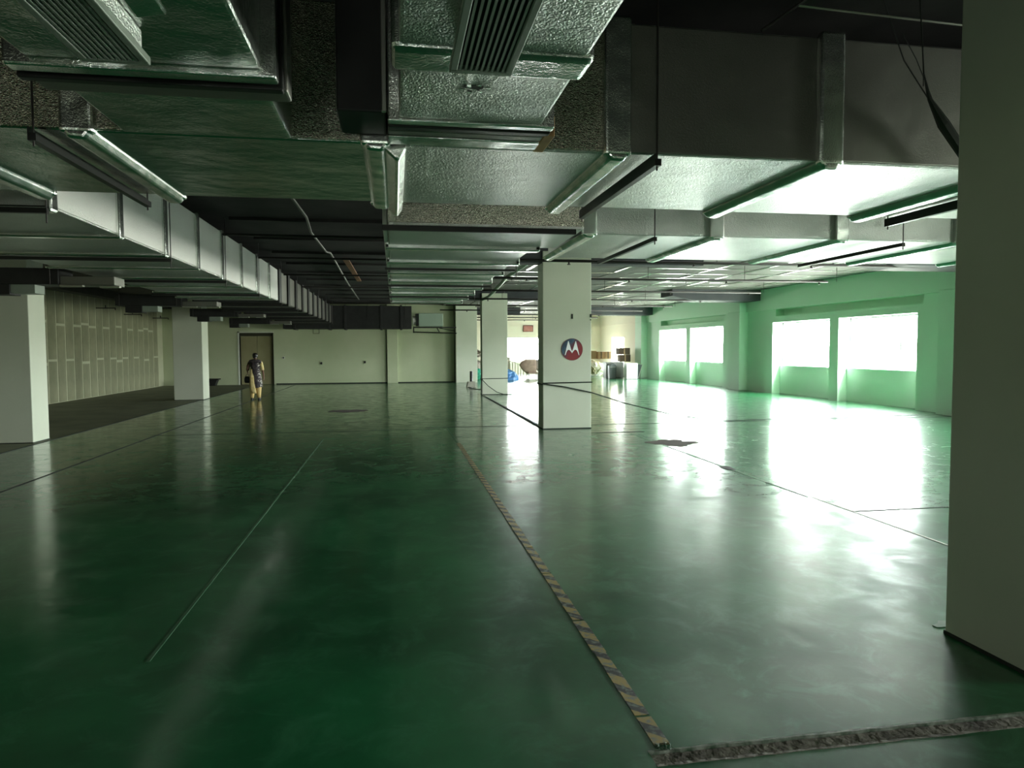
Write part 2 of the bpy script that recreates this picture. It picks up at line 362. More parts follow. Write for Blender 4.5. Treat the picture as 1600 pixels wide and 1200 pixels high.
# ------------------------------------------------------------------ right wall with window bays
wr = MB(); PER = 10.85; bays = [-5.55, 5.30, 16.15, 27.0]
ys = YN
SLOT0, SLOT1 = 2.74, 2.98
for y0 in bays:
    n1a, n1b, n2a, n2b = y0, y0+3.25, y0+3.70, y0+7.02
    wr.box(XR, XR+.55, ys, n1a, 0, SLOT0); wr.box(XR, XR+.55, n1b, n2a, 0, 2.52)
    wr.box(XR, XR+.55, n1a, n2b, 2.52, SLOT0)
    for a, b in ((n1a, n1b), (n2a, n2b)): wr.box(XR+.30, XR+.50, a, b, 0, .98)
    if y0 < 0: wr.box(XR+.30, XR+.50, n1a, n1b, .98, 2.52)   # unseen infill added behind the camera to cut daylight on the near floor
    wr.box(XR+.32, XR+.55, y0-.2, n2b-.2, SLOT0, SLOT1)
    wr.box(XR, XR+.55, ys, y0-.2, SLOT0, SLOT1)
    ys = n2b
    wr.box(XR, XR+.55, n2b-.2, n2b, SLOT0, SLOT1)
wr.box(XR-.08, XR+.55, YN, 37.0, SLOT1, CEIL)
wr.box(XR, XR+.55, ys, 36.6, 0, SLOT1)
wallr = struct('wall_right', wr, 'paint_mint', 'pale green window wall with recessed bays')
for y in (14.1-PER, 14.1, 24.95, 35.75):
    MB().box(12.95, XR+.02, y, y+.95, 0, 2.985).box(12.965, XR+.02, y+.015, y+.935, 2.985, 3.005).box(12.95, XR+.02, y, y+.95, 3.005, CEIL).build('pilaster', 'paint_mint', wallr, .05, seg=4)
# cream stretch beyond the last pilaster, with a doorway of daylight
wc = MB(); wc.box(XR, XR+.4, 36.6, 39.6, 0, CEIL).box(XR, XR+.4, 42.0, YF+.3, 0, CEIL).box(XR, XR+.4, 39.6, 42.0, 2.3, CEIL).box(XR, XR+.4, 39.6, 42.0, 0, .45).box(XR-.04, XR, 36.6, YF, 3.02, 3.1)
MB_ = struct('wall_right_far', wc, 'paint_cream', 'cream wall beyond the green pilasters')
# window units
wn = 0
def window(y0, y1, z0, z1, x, sides=3):
    global wn; wn += 1
    r = bpy.data.objects.new('window_%d' % wn, None); COL.objects.link(r); r.location = (x, (y0+y1)/2, z0); r.matrix_world = Matrix.Translation(r.location); r['kind'] = 'structure'
    f = MB(); f.box(x-.03, x+.03, y0, y1, z0, z0+.045).box(x-.03, x+.03, y0, y1, z1-.045, z1).box(x-.03, x+.03, y0, y0+.045, z0, z1).box(x-.03, x+.03, y1-.045, y1, z0, z1)
    f.build('window_frame', 'win_frame', r)
    for k in range(1, sides):
        y = y0+(y1-y0)*k/sides; B(x-.02, x+.02, y-.02, y+.02, z0+.045, z1-.045).build('mullion', 'win_frame', r)
    for k in range(sides):
        a = y0+(y1-y0)*k/sides+.02; b = y0+(y1-y0)*(k+1)/sides-.02
        B(x-.003, x+.003, a, b, z0+.04, z1-.04).build('pane', 'glass', r)
    # sampling portal: lets Cycles find the daylight through the opening
    ld = bpy.data.lights.new('daylight_portal', 'AREA'); ld.shape = 'RECTANGLE'; ld.size = z1-z0; ld.size_y = y1-y0
    ld.cycles.is_portal = True; lo = bpy.data.objects.new('daylight_portal', ld); COL.objects.link(lo)
    lo.location = (x+.12, (y0+y1)/2, (z0+z1)/2); lo.rotation_euler = (0, PI/2, 0)
for y0 in bays:
    if y0 > 0: window(y0, y0+3.25, .98, 2.52, XR+.42)
    window(y0+3.70, y0+7.02, .98, 2.52, XR+.42)
window(39.6, 42.0, .45, 2.3, XR+.2, 2)
for y0 in bays:
    for a, b in ((y0, y0+3.25), (y0+3.7, y0+7.02)): B(XR+.28, XR+.52, a, b, .98, 1.0).build('window_sill', 'paint_mint', wallr)

# ------------------------------------------------------------------ other walls
# far wall with big opening
FW0, FW1 = 7.1, 9.6
wf = MB(); wf.box(-3, FW0, YF, YF+.3, 0, CEIL).box(FW1, 14, YF, YF+.3, 0, CEIL).box(FW0, FW1, YF, YF+.3, 2.35, CEIL).box(FW0, FW1, YF, YF+.3, 0, .75).box(-3, XR, YF-.05, YF, 3.02, 3.10)
struct('wall_far', wf, 'paint_cream', 'cream far wall with a blazing opening')
wn += 1
r = bpy.data.objects.new('window_%d' % wn, None); COL.objects.link(r); r.location = (8.35, YF+.15, .75); r.matrix_world = Matrix.Translation(r.location); r['kind'] = 'structure'
f = MB(); f.box(FW0, FW1, YF+.12, YF+.18, .75, .8).box(FW0, FW1, YF+.12, YF+.18, 2.3, 2.35).box(FW0, FW0+.05, YF+.12, YF+.18, .75, 2.35).box(FW1-.05, FW1, YF+.12, YF+.18, .75, 2.35)
f.build('window_frame', 'win_frame', r); B(8.33, 8.37, YF+.13, YF+.17, .8, 2.3).build('mullion', 'win_frame', r)
for a, b in ((FW0+.05, 8.33), (8.37, FW1-.05)): B(a, b, YF+.147, YF+.153, .8, 2.3).build('pane', 'glass', r)
ld = bpy.data.lights.new('daylight_portal', 'AREA'); ld.shape = 'RECTANGLE'; ld.size = FW1-FW0; ld.size_y = 1.6; ld.cycles.is_portal = True
lo = bpy.data.objects.new('daylight_portal', ld); COL.objects.link(lo); lo.location = (8.35, YF+.25, 1.55); lo.rotation_euler = (-PI/2, 0, 0)
# back wall (left two thirds), door recess
DX0, DX1, DZ = -7.12, -5.60, 2.42
wb = MB(); wb.box(XL-.3, DX0, YB, YB+.3, 0, CEIL).box(DX1, 3.0, YB, YB+.3, 0, CEIL).box(DX0, DX1, YB, YB+.3, DZ, CEIL).box(DX0-.1, DX1+.1, YB+.28, YB+.4, 0, DZ+.1)
wallb = struct('wall_back', wb, 'paint_back', 'plain green grey back wall')
B(-.36, .14, YB-.13, YB, 0, CEIL).build('pilaster', 'paint_back', wallb, .008)
B(2.90, 3.93, YB-.55, YB+.42, 0, CEIL).build('pilaster', 'paint_col', wallb, .012)
B(2.86, 2.90, YB-.03, YB, 0, CEIL).build('wall_joint', 'joint', wallb)
B(-.39, -.36, YB-.02, YB, 0, CEIL).build('wall_joint', 'joint', wallb)
B(-5.5, 2.86, YB-.02, YB, 0, .05).build('skirting', 'joint', wallb)
struct('wall_inner', B(2.7, 3.0, YB+.3, YF, 0, CEIL), 'paint_cream')
struct('wall_left', B(XL-.3, XL-.06, YN, YB, 0, CEIL), 'board_joint', 'board lined left wall with pale filled joints')
struct('wall_front', MB().box(XL-.3, -2.4, YN-.3, YN, 0, CEIL).box(-1.2, 14, YN-.3, YN, 0, CEIL).box(-2.4, -1.2, YN-.3, YN, 0, 1.2).box(-2.4, -1.2, YN-.3, YN, 2.0, CEIL), 'paint_col')
wn += 1
r = bpy.data.objects.new('window_%d' % wn, None); COL.objects.link(r); r.location = (-1.9, YN-.15, .9); r.matrix_world = Matrix.Translation(r.location); r['kind'] = 'structure'
MB().box(-2.4, -1.2, YN-.18, YN-.12, 1.2, 1.24).box(-2.4, -1.2, YN-.18, YN-.12, 1.96, 2.0).box(-2.4, -2.36, YN-.18, YN-.12, 1.2, 2.0).box(-1.24, -1.2, YN-.18, YN-.12, 1.2, 2.0).box(-1.82, -1.78, YN-.18, YN-.12, 1.2, 2.0).build('window_frame', 'win_frame', r)
for a, b in ((-2.36, -1.82), (-1.78, -1.24)): B(a, b, YN-.153, YN-.147, 1.24, 1.96).build('pane', 'glass', r)
ld = bpy.data.lights.new('daylight_portal', 'AREA'); ld.shape = 'RECTANGLE'; ld.size = 1.2; ld.size_y = .8; ld.cycles.is_portal = True
lo = bpy.data.objects.new('daylight_portal', ld); COL.objects.link(lo); lo.location = (-1.8, YN-.25, 1.6); lo.rotation_euler = (PI/2, 0, 0)
# door
dr = bpy.data.objects.new('door_1', None); COL.objects.link(dr); dr.location = ((DX0+DX1)/2, YB, 0); dr.matrix_world = Matrix.Translation(dr.location); dr['kind'] = 'structure'
dr['label'] = 'olive double door in the back wall'
xm = (DX0+DX1)/2
B(DX0+.03, xm-.008, YB+.14, YB+.19, .01, DZ-.16).build('door_leaf', 'door', dr, .004)
B(xm+.008, DX1-.07, YB+.14, YB+.19, .01, DZ-.16).build('door_leaf', 'door', dr, .004)
B(DX0, DX1, YB+.12, YB+.24, DZ-.15, DZ).build('door_head', 'door_dark', dr)
B(DX1-.07, DX1, YB+.05, YB+.24, 0, DZ).build('door_jamb', 'door_dark', dr)
B(DX0-.07, DX0, YB-.02, YB+.2, 0, DZ+.06).build('door_frame', 'frame_white', dr)
B(DX0-.07, DX1+.03, YB-.02, YB+.1, DZ, DZ+.06).build('door_frame', 'paint_col', dr)
B(xm-.012, xm+.012, YB+.19, YB+.2, .01, DZ-.15).build('door_gap', 'door_dark', dr)
B(xm+.04, xm+.06, YB+.10, YB+.14, .95, 1.15).build('door_handle', 'steel_angle', dr)
# boards on the left wall
wl = bpy.data.objects['wall_left']; bd = {}
y = 12.2; k = 0
while y < 33.5:
    wdt = .595; cuts = [(0.02, 1.30), (1.37, 3.62)] if k % 2 else [(0.02, 2.42), (2.50, 3.62)]
    if k % 5 == 3: cuts = [(.02, 1.18), (1.27, 2.50), (2.58, 3.62)]
    for a, b in cuts:
        key = (round(a, 2), round(b, 2))
        if key not in bd:
            bd[key] = B(0, .016, 0, wdt-.085, 0, b-a).build('gypsum_board', 'board', wl, .004); o = bd[key]
        else: o = share(bd[key], 'gypsum_board', wl, (0, 0, 0))
        o.location = (XL-.065+rnd.uniform(0, .006), y, a)
    y += wdt; k += 1

# ------------------------------------------------------------------ columns
def column(x0, x1, y0, y1, label, chip=False):
    t = thing('concrete_column', label, 'column', ((x0+x1)/2, (y0+y1)/2, 0), 'painted concrete columns')
    B(x0, x1, y0, y1, 0, 3.60).build('shaft', 'paint_col', t, .012)
    B(x0-.004, x1+.004, y0-.004, y1+.004, 0, .02).build('base_joint', 'joint', t)
    return t
c_near = column(3.10, 4.12, 2.86, 3.49, 'large painted column cut off by the right edge of the view, nearest column')
c_mid = column(2.95, 3.96, 13.87, 14.36, 'pale column with the round red and blue emblem on it')
c_far = column(3.05, 3.97, 24.70, 25.15, 'pale column with a dark cable tied round its foot, behind the emblem column')
l_near = column(-7.25, -6.35, 13.60, 14.2, 'left column nearest the camera, dark front and bright side')
l_far = column(-7.10, -6.20, 24.25, 25.02, 'smaller left column standing beside the walking person')
# slots cut in the emblem column
B(3.54, 3.575, 13.862, 13.872, 2.24, 2.34).build('wall_slot', 'joint', c_mid)
B(3.93, 3.965, 13.860, 13.872, 2.27, 2.34).build('wall_slot', 'joint', c_mid)
B(3.935, 3.955, 13.860, 13.872, 2.21, 2.235).build('wall_slot', 'joint', c_mid)
# pipe rising to the ceiling from the far column
o = MB().tube([(3.05, 24.6, 3.36), (3.25, 24.4, 3.45), (3.35, 23.6, 3.58), (3.1, 19.5, 3.62), (3.05, 15.5, 3.62)], .05, 8).build('ceiling_pipe', 'pipe_pale', None, smooth=True)
tag(o, 'pale pipe bending down onto the top of the cable tied column', 'pipe')

# emblem
em = thing('round_emblem', 'round red and blue sticker with a white batwing letter M on the middle column', 'sticker', (3.555, 13.866, 1.62))
N = 48; R_ = .225
disc = MB().prism([(R_*math.cos(2*PI*i/N), R_*math.sin(2*PI*i/N)) for i in range(N)], 'y', -.003, .003).build('disc', 'logo_disc'); disc.parent = em
rim = MB()
for i in range(N):
    a, b = 2*PI*i/N, 2*PI*(i+1)/N
    rim.prism([(R_*math.cos(a), R_*math.sin(a)), (R_*math.cos(b), R_*math.sin(b)), ((R_-.008)*math.cos(b), (R_-.008)*math.sin(b)), ((R_-.008)*math.cos(a), (R_-.008)*math.sin(a))], 'y', -.004, 0)
o = rim.build('rim', 'sign_rim'); o.parent = em
def arc(x0, z0, x1, z1, h, n=8):   # arch between two points
    return [(x0+(x1-x0)*i/n, z0+(z1-z0)*i/n+h*math.sin(PI*i/n)) for i in range(n+1)]
half = [(0, -.078)] + [(.010, -.035)] + [(.075, .165), (.085, .165)]
# one wing: centre notch tip -> peak -> outer foot -> inner arch back to the tip
wing = [(0.0, -.075), (.0, -.035), (.018, .0), (.072, .168), (.082, .168), (.125, .0), (.152, -.115), (.140, -.118), (.118, -.06), (.10, -.022), (.075, -.004), (.05, -.012), (.025, -.04)]
mbw = MB(); mbw.prism(wing, 'y', -.008, -.003); mbw.prism([(-x, z) for x, z in wing][::-1], 'y', -.008, -.003)
o = mbw.build('letter_mark', 'white_box'); o.parent = em

# ------------------------------------------------------------------ ducts
BZ = 2.80
def rod(x, y, z0, parent, r=.006): MB().tube([(x, y, z0), (x, y, CEIL)], r, 6).build('hanger_rod', 'pipe', parent)

# A : big duct crossing right over the camera
dA = thing('supply_duct', 'big foil wrapped duct crossing the whole view overhead, nearest duct', 'duct', (1.2, 4.85, BZ), 'foil wrapped ducts')
AY0, AY1, AZ1 = 4.07, 5.66, 3.57
jx = [-5.2, -3.9, -2.52, -1.62, -.09, 1.31, 2.69, 4.05, 5.4, 6.8]
for i in range(len(jx)-1):
    a, b = jx[i]+.05, jx[i+1]-.05
    m = 'foil_rough' if b < 1.3 else 'foil'
    MB().box(a-.06, b+.06, AY0, AY1, BZ+rnd.uniform(0, .008), AZ1).build('duct_section', 'foil' if b > 1.2 else 'foil_smooth', dA, .02)
    MB().box(a-.05, b+.05, AY0-.006, AY0+.02, BZ+.012, AZ1-.01).build('foil_facing', 'foil_rough' if b < 2.6 else 'foil_dull', dA, .008)
for x in jx[1:-1]:
    w_ = .085
    pr = [(x-w_, BZ+.01), (x-w_*.55, BZ-.045), (x+w_*.5, BZ-.05), (x+w_, BZ+.01)]
    fb = MB().prism(pr, 'y', AY0-.05, AY1+.05)
    fb.box(x-w_, x+w_, AY0-.055, AY0+.01, BZ-.02, AZ1+.02); fb.box(x-w_, x+w_, AY1-.01, AY1+.055, BZ-.02, AZ1+.02)
    fb.build('flange', 'foil_edge', dA, .022, seg=3)
# loose foil folded over the joint in the middle
MB().prism([(-.05, BZ-.03), (.03, BZ-.10), (.08, BZ-.03), (.07, BZ+.05)], 'y', AY0-.03, AY1+.09).build('foil_fold', 'foil_edge', dA, .02, seg=3)
for x in (-1.82, 1.55, 4.38):
    MB().box(x-.02, x+.02, AY0-.07, AY1+.07, BZ-.075, BZ-.035).box(x-.02, x-.014, AY0-.07, AY1+.07, BZ-.035, BZ-.005).build('support_angle', 'steel_angle', dA)
    rod(x, AY0-.05, BZ-.10, dA); rod(x, AY1+.05, BZ-.10, dA)

# D2 : second crossing duct
d2 = thing('supply_duct', 'second foil wrapped cross duct, just beyond the nearest one, on the window side', 'duct', (6, 7.85, BZ), 'foil wrapped ducts')
j2 = [1.95, 3.32, 4.75, 6.2, 7.6, 9.0, 10.4, 11.8]
for i in range(len(j2)-1):
    B(j2[i]-.01, j2[i+1]+.01, 6.93, 8.80, BZ+rnd.uniform(0, .006), 3.45).build('duct_section', 'foil', d2, .02)
for x in j2[:-1]:
    w_ = .08; fb = MB().prism([(x-w_, BZ+.01), (x-w_*.5, BZ-.035), (x+w_*.5, BZ-.04), (x+w_, BZ+.01)], 'y', 6.89, 8.84); fb.box(x-w_, x+w_, 6.885, 6.94, BZ-.02, 3.47)
    fb.build('flange', 'foil_edge', d2, .018, seg=3)
for x in (2.63, 5.46, 8.3): 
    B(x-.02, x+.02, 6.86, 8.86, BZ-.065, BZ-.025).build('support_angle', 'steel_angle', d2); rod(x, 6.87, BZ-.10, d2)

# B : trunk duct running away from D2
dB = thing('supply_duct', 'ribbed foil duct running away in the middle, left of the emblem column', 'duct', (.8, 12, BZ), 'foil wrapped ducts')
yb = [6.70, 8.0, 9.32, 10.64, 11.96, 13.28, 14.6, 15.92, 17.3]
for i in range(8):
    xr_ = 1.84 if i == 0 else 1.60
    B(-.05, xr_, yb[i]+.005, yb[i+1]-.005, BZ+rnd.uniform(0, .006), 3.30).build('duct_section', 'foil' if i < 3 else 'foil_smooth', dB, .015)
MB().box(-.045, 1.84, 6.69, 6.72, BZ+.03, 3.29).build('foil_facing', 'foil_rough', dB)
for yv in yb[1:]:
    MB().box(-.09, 1.66, yv-.07, yv+.07, BZ-.045, BZ+.02).box(-.09, -.04, yv-.07, yv+.07, BZ-.04, 3.32).box(1.6, 1.66, yv-.07, yv+.07, BZ-.04, 3.32).build('flange', 'foil_smooth', dB, .015)
for i in range(8): B(-.10, -.055, yb[i]+.1, yb[i+1]-.12, BZ+.02, 3.28).build('side_batten', 'white_cap', dB, .01)
MB().box(-.1, 1.75, 6.66, 6.70, BZ-.05, BZ+.0).build('support_angle', 'steel_angle', dB)
for yv in (9.9, 12.5, 15.2): B(-.12, 1.70, yv-.02, yv+.02, BZ-.06, BZ-.03).build('support_angle', 'steel_angle', dB); rod(1.72, yv, BZ-.15, dB)

# L : long duct on the left
dL = thing('supply_duct', 'long foil duct on the left whose bright side runs back to the far wall', 'duct', (-3.7, 15, BZ), 'foil wrapped ducts')
LX0, LX1, LZ1 = -4.62, -2.74, 3.55
yl = [6.25+1.42*i for i in range(21)]
for i in range(20):
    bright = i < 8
    if yl[i] > 32.2: break
    y1 = min(yl[i+1], 32.4)
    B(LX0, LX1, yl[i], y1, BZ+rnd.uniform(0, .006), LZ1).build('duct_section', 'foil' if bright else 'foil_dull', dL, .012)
    B(LX1-.01, LX1+.012, yl[i]+.02, y1-.02, BZ+.02, LZ1-.01).build('side_facing', 'foil_side_lit' if bright else 'foil_dull', dL, .006)
    if bright:
        MB().box(LX0-.04, LX1+.04, yl[i]-.05, yl[i]+.07, BZ-.035, BZ+.01).box(LX1-.01, LX1+.045, yl[i]-.05, yl[i]+.07, BZ-.03, LZ1+.02).build('flange', 'foil_edge', dL, .015)
    else:
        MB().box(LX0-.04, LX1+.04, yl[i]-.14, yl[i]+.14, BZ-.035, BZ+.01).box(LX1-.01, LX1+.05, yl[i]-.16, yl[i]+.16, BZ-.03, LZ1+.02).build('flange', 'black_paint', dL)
for i in range(0, 19, 2):
    yv = yl[i]+.12 if i else 6.1
    B(LX0-.1, LX1+.06, yv-.02, yv+.025, BZ-.075, BZ-.035).build('support_angle', 'steel_angle', dL); rod(LX1+.05, yv, BZ-.15, dL)

# branch ducts over the camera with drop grilles
def grille(label, x0, x1, y0, y1, z, ztop):
    t = thing('air_grille', label, 'grille', ((x0+x1)/2, (y0+y1)/2, z), 'slotted drop grilles')
    f = .028
    MB().box(x0, x1, y1-f, y1, z, z+.03).box(x0, x1, y0, y0+f, z, z+.03).box(x0, x0+f, y0+f, y1-f, z, z+.03).box(x1-f, x1, y0+f, y1-f, z, z+.03).build('frame', 'grille', t, .004)
    B(x0+.02, x1-.02, y0+.02, y1-.02, z+.03, ztop).build('neck_box', 'foil', t, .01)
    B(x0+f, x1-f, y0+f, y1-f, z+.022, z+.029).build('backing', 'grille_dark', t)
    n = 9; s0 = None
    for k in range(n):
        xx = x0+f+(x1-x0-2*f)*(k+.5)/n
        if s0 is None: s0 = MB().prism([(-.005, 0), (.004, 0), (.008, .018), (-.001, .018)], 'y', 0, y1-y0-2*f).build('slat', 'grille', t); o = s0
        else: o = share(s0, 'slat', t, (0, 0, 0))
        o.location = (xx, y0+f, z+.002); 
    return t
d3 = thing('branch_duct', 'left branch duct overhead carrying the left slotted grille', 'duct', (-.95, 2.5, BZ), 'overhead branch ducts')
B(-1.42, -.53, 1.3, 3.08, BZ, 3.45).build('duct_section', 'foil_smooth', d3, .015); B(-1.40, -.545, 3.40, 4.06, BZ, 3.45).build('duct_section', 'foil_smooth', d3, .015)
MB().box(-1.50, -.47, 3.08, 3.16, BZ-.03, 3.5).build('flange', 'foil_edge', d3, .01)
MB().box(-1.50, -.46, 3.19, 3.24, BZ-.04, 3.5).build('flange', 'steel_angle', d3, .006)
MB().box(-1.48, -.45, 3.26, 3.40, BZ-.02, 3.5).build('flange', 'foil_dull', d3, .01)
d4 = thing('branch_duct', 'middle branch duct overhead with a torn hole in its foil', 'duct', (.45, 2.5, BZ), 'overhead branch ducts')
B(.03, .77, 1.3, 2.74, BZ, 3.45).build('duct_section', 'foil', d4, .015); B(.035, .765, 2.96, 3.60, BZ, 3.45).build('duct_section', 'foil', d4, .015)
MB().box(0.0, .80, 2.74, 2.96, BZ-.02, 3.47).build('flange', 'foil_smooth', d4, .03, seg=3)
for k, (ya, yb_, m) in enumerate(((3.60, 3.66, 'foil_edge'), (3.68, 3.74, 'steel_angle'), (3.76, 3.84, 'foil_dull'), (3.86, 4.0, 'foil_smooth'))):
    MB().box(-.02, .83-.004*k, ya, yb_, BZ-.015-.004*(k % 2), 3.47).build('flange', m, d4, .008)
B(.80, .86, 3.72, 4.03, BZ-.02, BZ+.09).build('timber_block', 'wood', d4, .006)
# torn hole with lifted foil lips
hole = blob(.36, 3.13, .055, .028, 15, 31); hole.v = [(x, y, BZ-.002 if z < .002 else BZ+.001) for x, y, z in hole.v]
o = hole.build('torn_hole', 'grille_dark', d4)
lip = MB()
for k in range(8):
    t = 2*PI*k/8+.3; x = .36+.058*math.cos(t); y = 3.13+.03*math.sin(t)
    lip.prism([(x-.012, y-.006), (x+.012, y+.004), (x+.02*math.cos(t), y+.018*math.sin(t))], 'z', BZ-.008-.003*(k % 3), BZ-.002)
o = lip.build('torn_foil', 'foil_edge', d4); o['kind'] = 'stuff'
grille('slotted grille under the left branch duct, upper left corner of the view', -1.09, -.86, 1.55, 2.78, 2.68, BZ-.002)
grille('slotted grille under the middle branch duct, top centre of the view', .215, .45, 1.45, 2.68, 2.68, BZ-.002)
# torn foil hanging at the left grille box
o = MB().prism([(-.80, 2.70), (-.70, 2.72), (-.74, 2.795), (-.80, 2.795)], 'y', 2.1, 2.45).build('torn_foil', 'foil_edge', d3, .01)

# black rising duct behind the first crossing duct, between the branches
d5 = thing('riser_duct', 'dark upright black duct between the two overhead branch ducts', 'duct', (-.3, 3.9, 3.1))
B(-.27, -.03, 3.62, 4.0, BZ+.03, 3.6).build('side_panel', 'black_paint', d5, .01)
B(-.05, -.025, 3.60, 3.63, BZ+.03, 3.6).build('corner_angle', 'alu', d5, .004)

# black branch ducts on the left with drop outlets
spec = [(11.6, -8.6, -4.88, 2.62, 2.86, -5.55, 'black branch duct in front of the nearest left column'),
        (17.2, -6.15, -4.75, 2.64, 2.90, -5.6, 'black branch duct in front of the board lined wall, second of its row'),
        (23.0, -6.15, -4.75, 2.66, 2.90, -5.6, 'black branch duct just before the smaller left column, third of its row'),
        (28.6, -6.25, -4.75, 2.64, 2.86, -5.9, 'black branch duct above the double door, last of its row')]
for (y, x0, x1, z0, z1, xo, lab) in spec:
    t = thing('outlet_duct', lab, 'duct', ((x0+x1)/2, y, z0), 'black outlet branches on the left')
    B(x0, x1, y-.25, y+.25, z0, z1).build('duct_body', 'black_paint', t, .01)
    B(xo-.35, xo, y-.22, y+.1, z0-.15, z0).build('drop_box', 'black_paint', t, .006)
    B(xo, xo+.33, y-.20, y+.1, z0-.13, z0).build('outlet_collar', 'grille', t, .006)
    B(x1, x1+.75, y-.2, y+.2, z0+.0, 2.75).build('end_section', 'foil_dull', t, .008)
    MB().box(x1, x1+.32, y-.23, y-.15, z0-.03, z0).box(x1+.5, x1+.78, y-.1, y-.02, z0-.03, z0).build('end_flange', 'alu', t, .006)
    rod(x0+.1 if x0 > -8 else -6.9, y-.28, z0, t); rod(x1-.1, y-.28, z0, t)

# black trunk at the back with the pale fan box and bracket
t = thing('black_trunk_duct', 'black duct along the top of the back wall', 'duct', (-2, 32.9, 2.55))
B(-4.9, .78, 32.5, 33.4, 2.56, 3.60).build('duct_body', 'black_paint', t, .01)
for x in (-3.6, -1.2, .5): rod(x, 32.48, 3.0, t)
for x in (-4.4, -2.9, -2.2, -.6, .3): B(x-.05, x+.05, 32.46, 33.42, 2.52, 3.64).build('flange', 'black_paint', t, .005)
t = thing('fan_box', 'pale grey green fan box on a black bracket by the back wall corner', 'air handler', (1.6, 32.9, 2.68))
B(1.10, 2.22, 32.6, 33.3, 2.68, 3.28).build('casing', 'ac_box', t, .02)
B(.98, 1.10, 32.65, 33.25, 2.70, 3.26).build('end_collar', 'black_paint', t, .01)
MB().tube([(.84, 32.9, 2.95), (.98, 32.9, 2.95)], .20, 16).build('inlet_cap', 'white_cap', t)
MB().box(.84, 2.84, 32.72, 32.78, 2.60, 2.66).box(.84, .90, 32.72, 32.78, 2.38, 2.62).build('bracket_arm', 'steel_angle', t)
MB().tube([(.86, 32.75, 2.42), (2.84, 32.75, 2.36)], .03, 6).tube([(2.84, 32.75, 2.36), (2.84, 33.7, 2.36)], .03, 6).build('bracket_arm', 'steel_angle', t)
MB().tube([(1.95, 32.75, 2.6), (2.05, 32.75, 2.42)], .025, 6).tube([(2.05, 32.75, 2.60), (2.8, 32.75, 2.46)], .02, 6).build('bracket_brace', 'steel_angle', t)

# ------------------------------------------------------------------ sprinkler pipes and cables
px = [(13.5, 2.2, 11.15, 'first sprinkler pipe under the ceiling, ending near the window wall'), (16.9, 2.0, 11.25, 'second sprinkler pipe from the camera'),
      (20.6, 2.0, 11.4, 'third sprinkler pipe from the camera'), (24.15, 2.0, 11.4, 'fourth sprinkler pipe from the camera'), (27.7, 2.0, 11.4, 'fifth sprinkler pipe from the camera'),
      (31.3, 2.0, 11.4, 'sixth sprinkler pipe from the camera'), (35.0, 4.0, 11.4, 'seventh sprinkler pipe from the camera'), (38.6, 4.0, 11.4, 'eighth sprinkler pipe from the camera'), (42.0, 4.0, 11.4, 'ninth sprinkler pipe, the farthest')]
for y, x0, x1, lab in px:
    t = thing('sprinkler_pipe', lab, 'pipe', (x0, y, 3.36), 'sprinkler pipes')
    MB().tube([(x0, y, 3.36), (x1, y, 3.36)], .028, 8).build('pipe_run', 'pipe', t, smooth=True)
    x = x0+1.2
    while x < x1:
        MB().tube([(x, y, 3.36), (x, y, 3.30)], .02, 6).tube([(x, y, 3.30), (x, y, 3.285)], [.035, .035], 8).build('sprinkler_head', 'pipe', t)
        MB().tube([(x+.5, y, 3.36), (x+.5, y, CEIL)], .006, 5).build('hanger_rod', 'pipe', t); x += 2.6
for k, y in enumerate((12.0, 14.9, 18.2, 21.7)):
    o = MB().tube([(-2.7, y, 3.5), (-.1, y, 3.5)], .022, 6).build('service_pipe', 'pipe')
    tag(o, ['first', 'second', 'third', 'last'][k]+' dark pipe crossing the black ceiling between the left and middle ducts', 'pipe', 'dark ceiling pipes')
cp = [(-1.36, 9.2, 3.70), (-1.33, 11.4, 3.70), (-1.42, 12.8, 3.69), (-1.39, 15.2, 3.68), (-1.33, 15.5, 3.70), (-1.42, 22.6, 3.70), (-1.44, 29.9, 3.70)]
o = MB().tube(cp, .022, 8).build('conduit', 'conduit', None, smooth=True); tag(o, 'thin grey conduit wandering along the black ceiling', 'conduit')
o = MB().prism([(-1.16, 16.5), (-1.02, 16.5), (-.98, 21.9), (-1.10, 21.9)], 'z', 3.70, 3.725).build('rusty_strip', 'orange'); tag(o, 'orange brown strip fixed to the black ceiling', 'strip')
# wires near the right column
o = MB().tube([(3.14, 3.86, 3.775), (3.19, 3.87, 3.3), (3.24, 3.88, 3.16), (3.36, 3.90, 3.02), (3.58, 3.92, 2.78)], [.004, .004, .012, .035, .03], 8).build('cable_bundle', 'cable'); tag(o, 'thick dark cable bundle hanging beside the nearest column', 'cable')
o = MB().tube([(2.95, 3.94, 3.775), (3.10, 3.93, 3.40), (3.24, 3.88, 3.15)], .004, 5).tube([(3.06, 3.9, 3.55), (3.16, 3.9, 3.40), (3.30, 3.9, 3.12), (3.42, 3.9, 2.93)], .003, 5).tube([(3.22, 3.92, 3.5), (3.23, 3.92, 3.25)], .003, 5).build('loose_wire', 'cable'); tag(o, 'loose thin wires hanging down into the cable bundle', 'cable')
o = MB().tube([(2.36, 3.9, 3.66), (3.6, 3.9, 3.62)], .007, 6).build('thin_rod', 'alu'); tag(o, 'thin bright rod near the ceiling by the nearest column', 'rod')
o = MB().tube([(2.14, 3.9, 3.50), (2.45, 3.9, 3.72)], .010, 6).build('thin_rod', 'pipe'); tag(o, 'dark slanting rod above the nearest cross duct', 'rod')
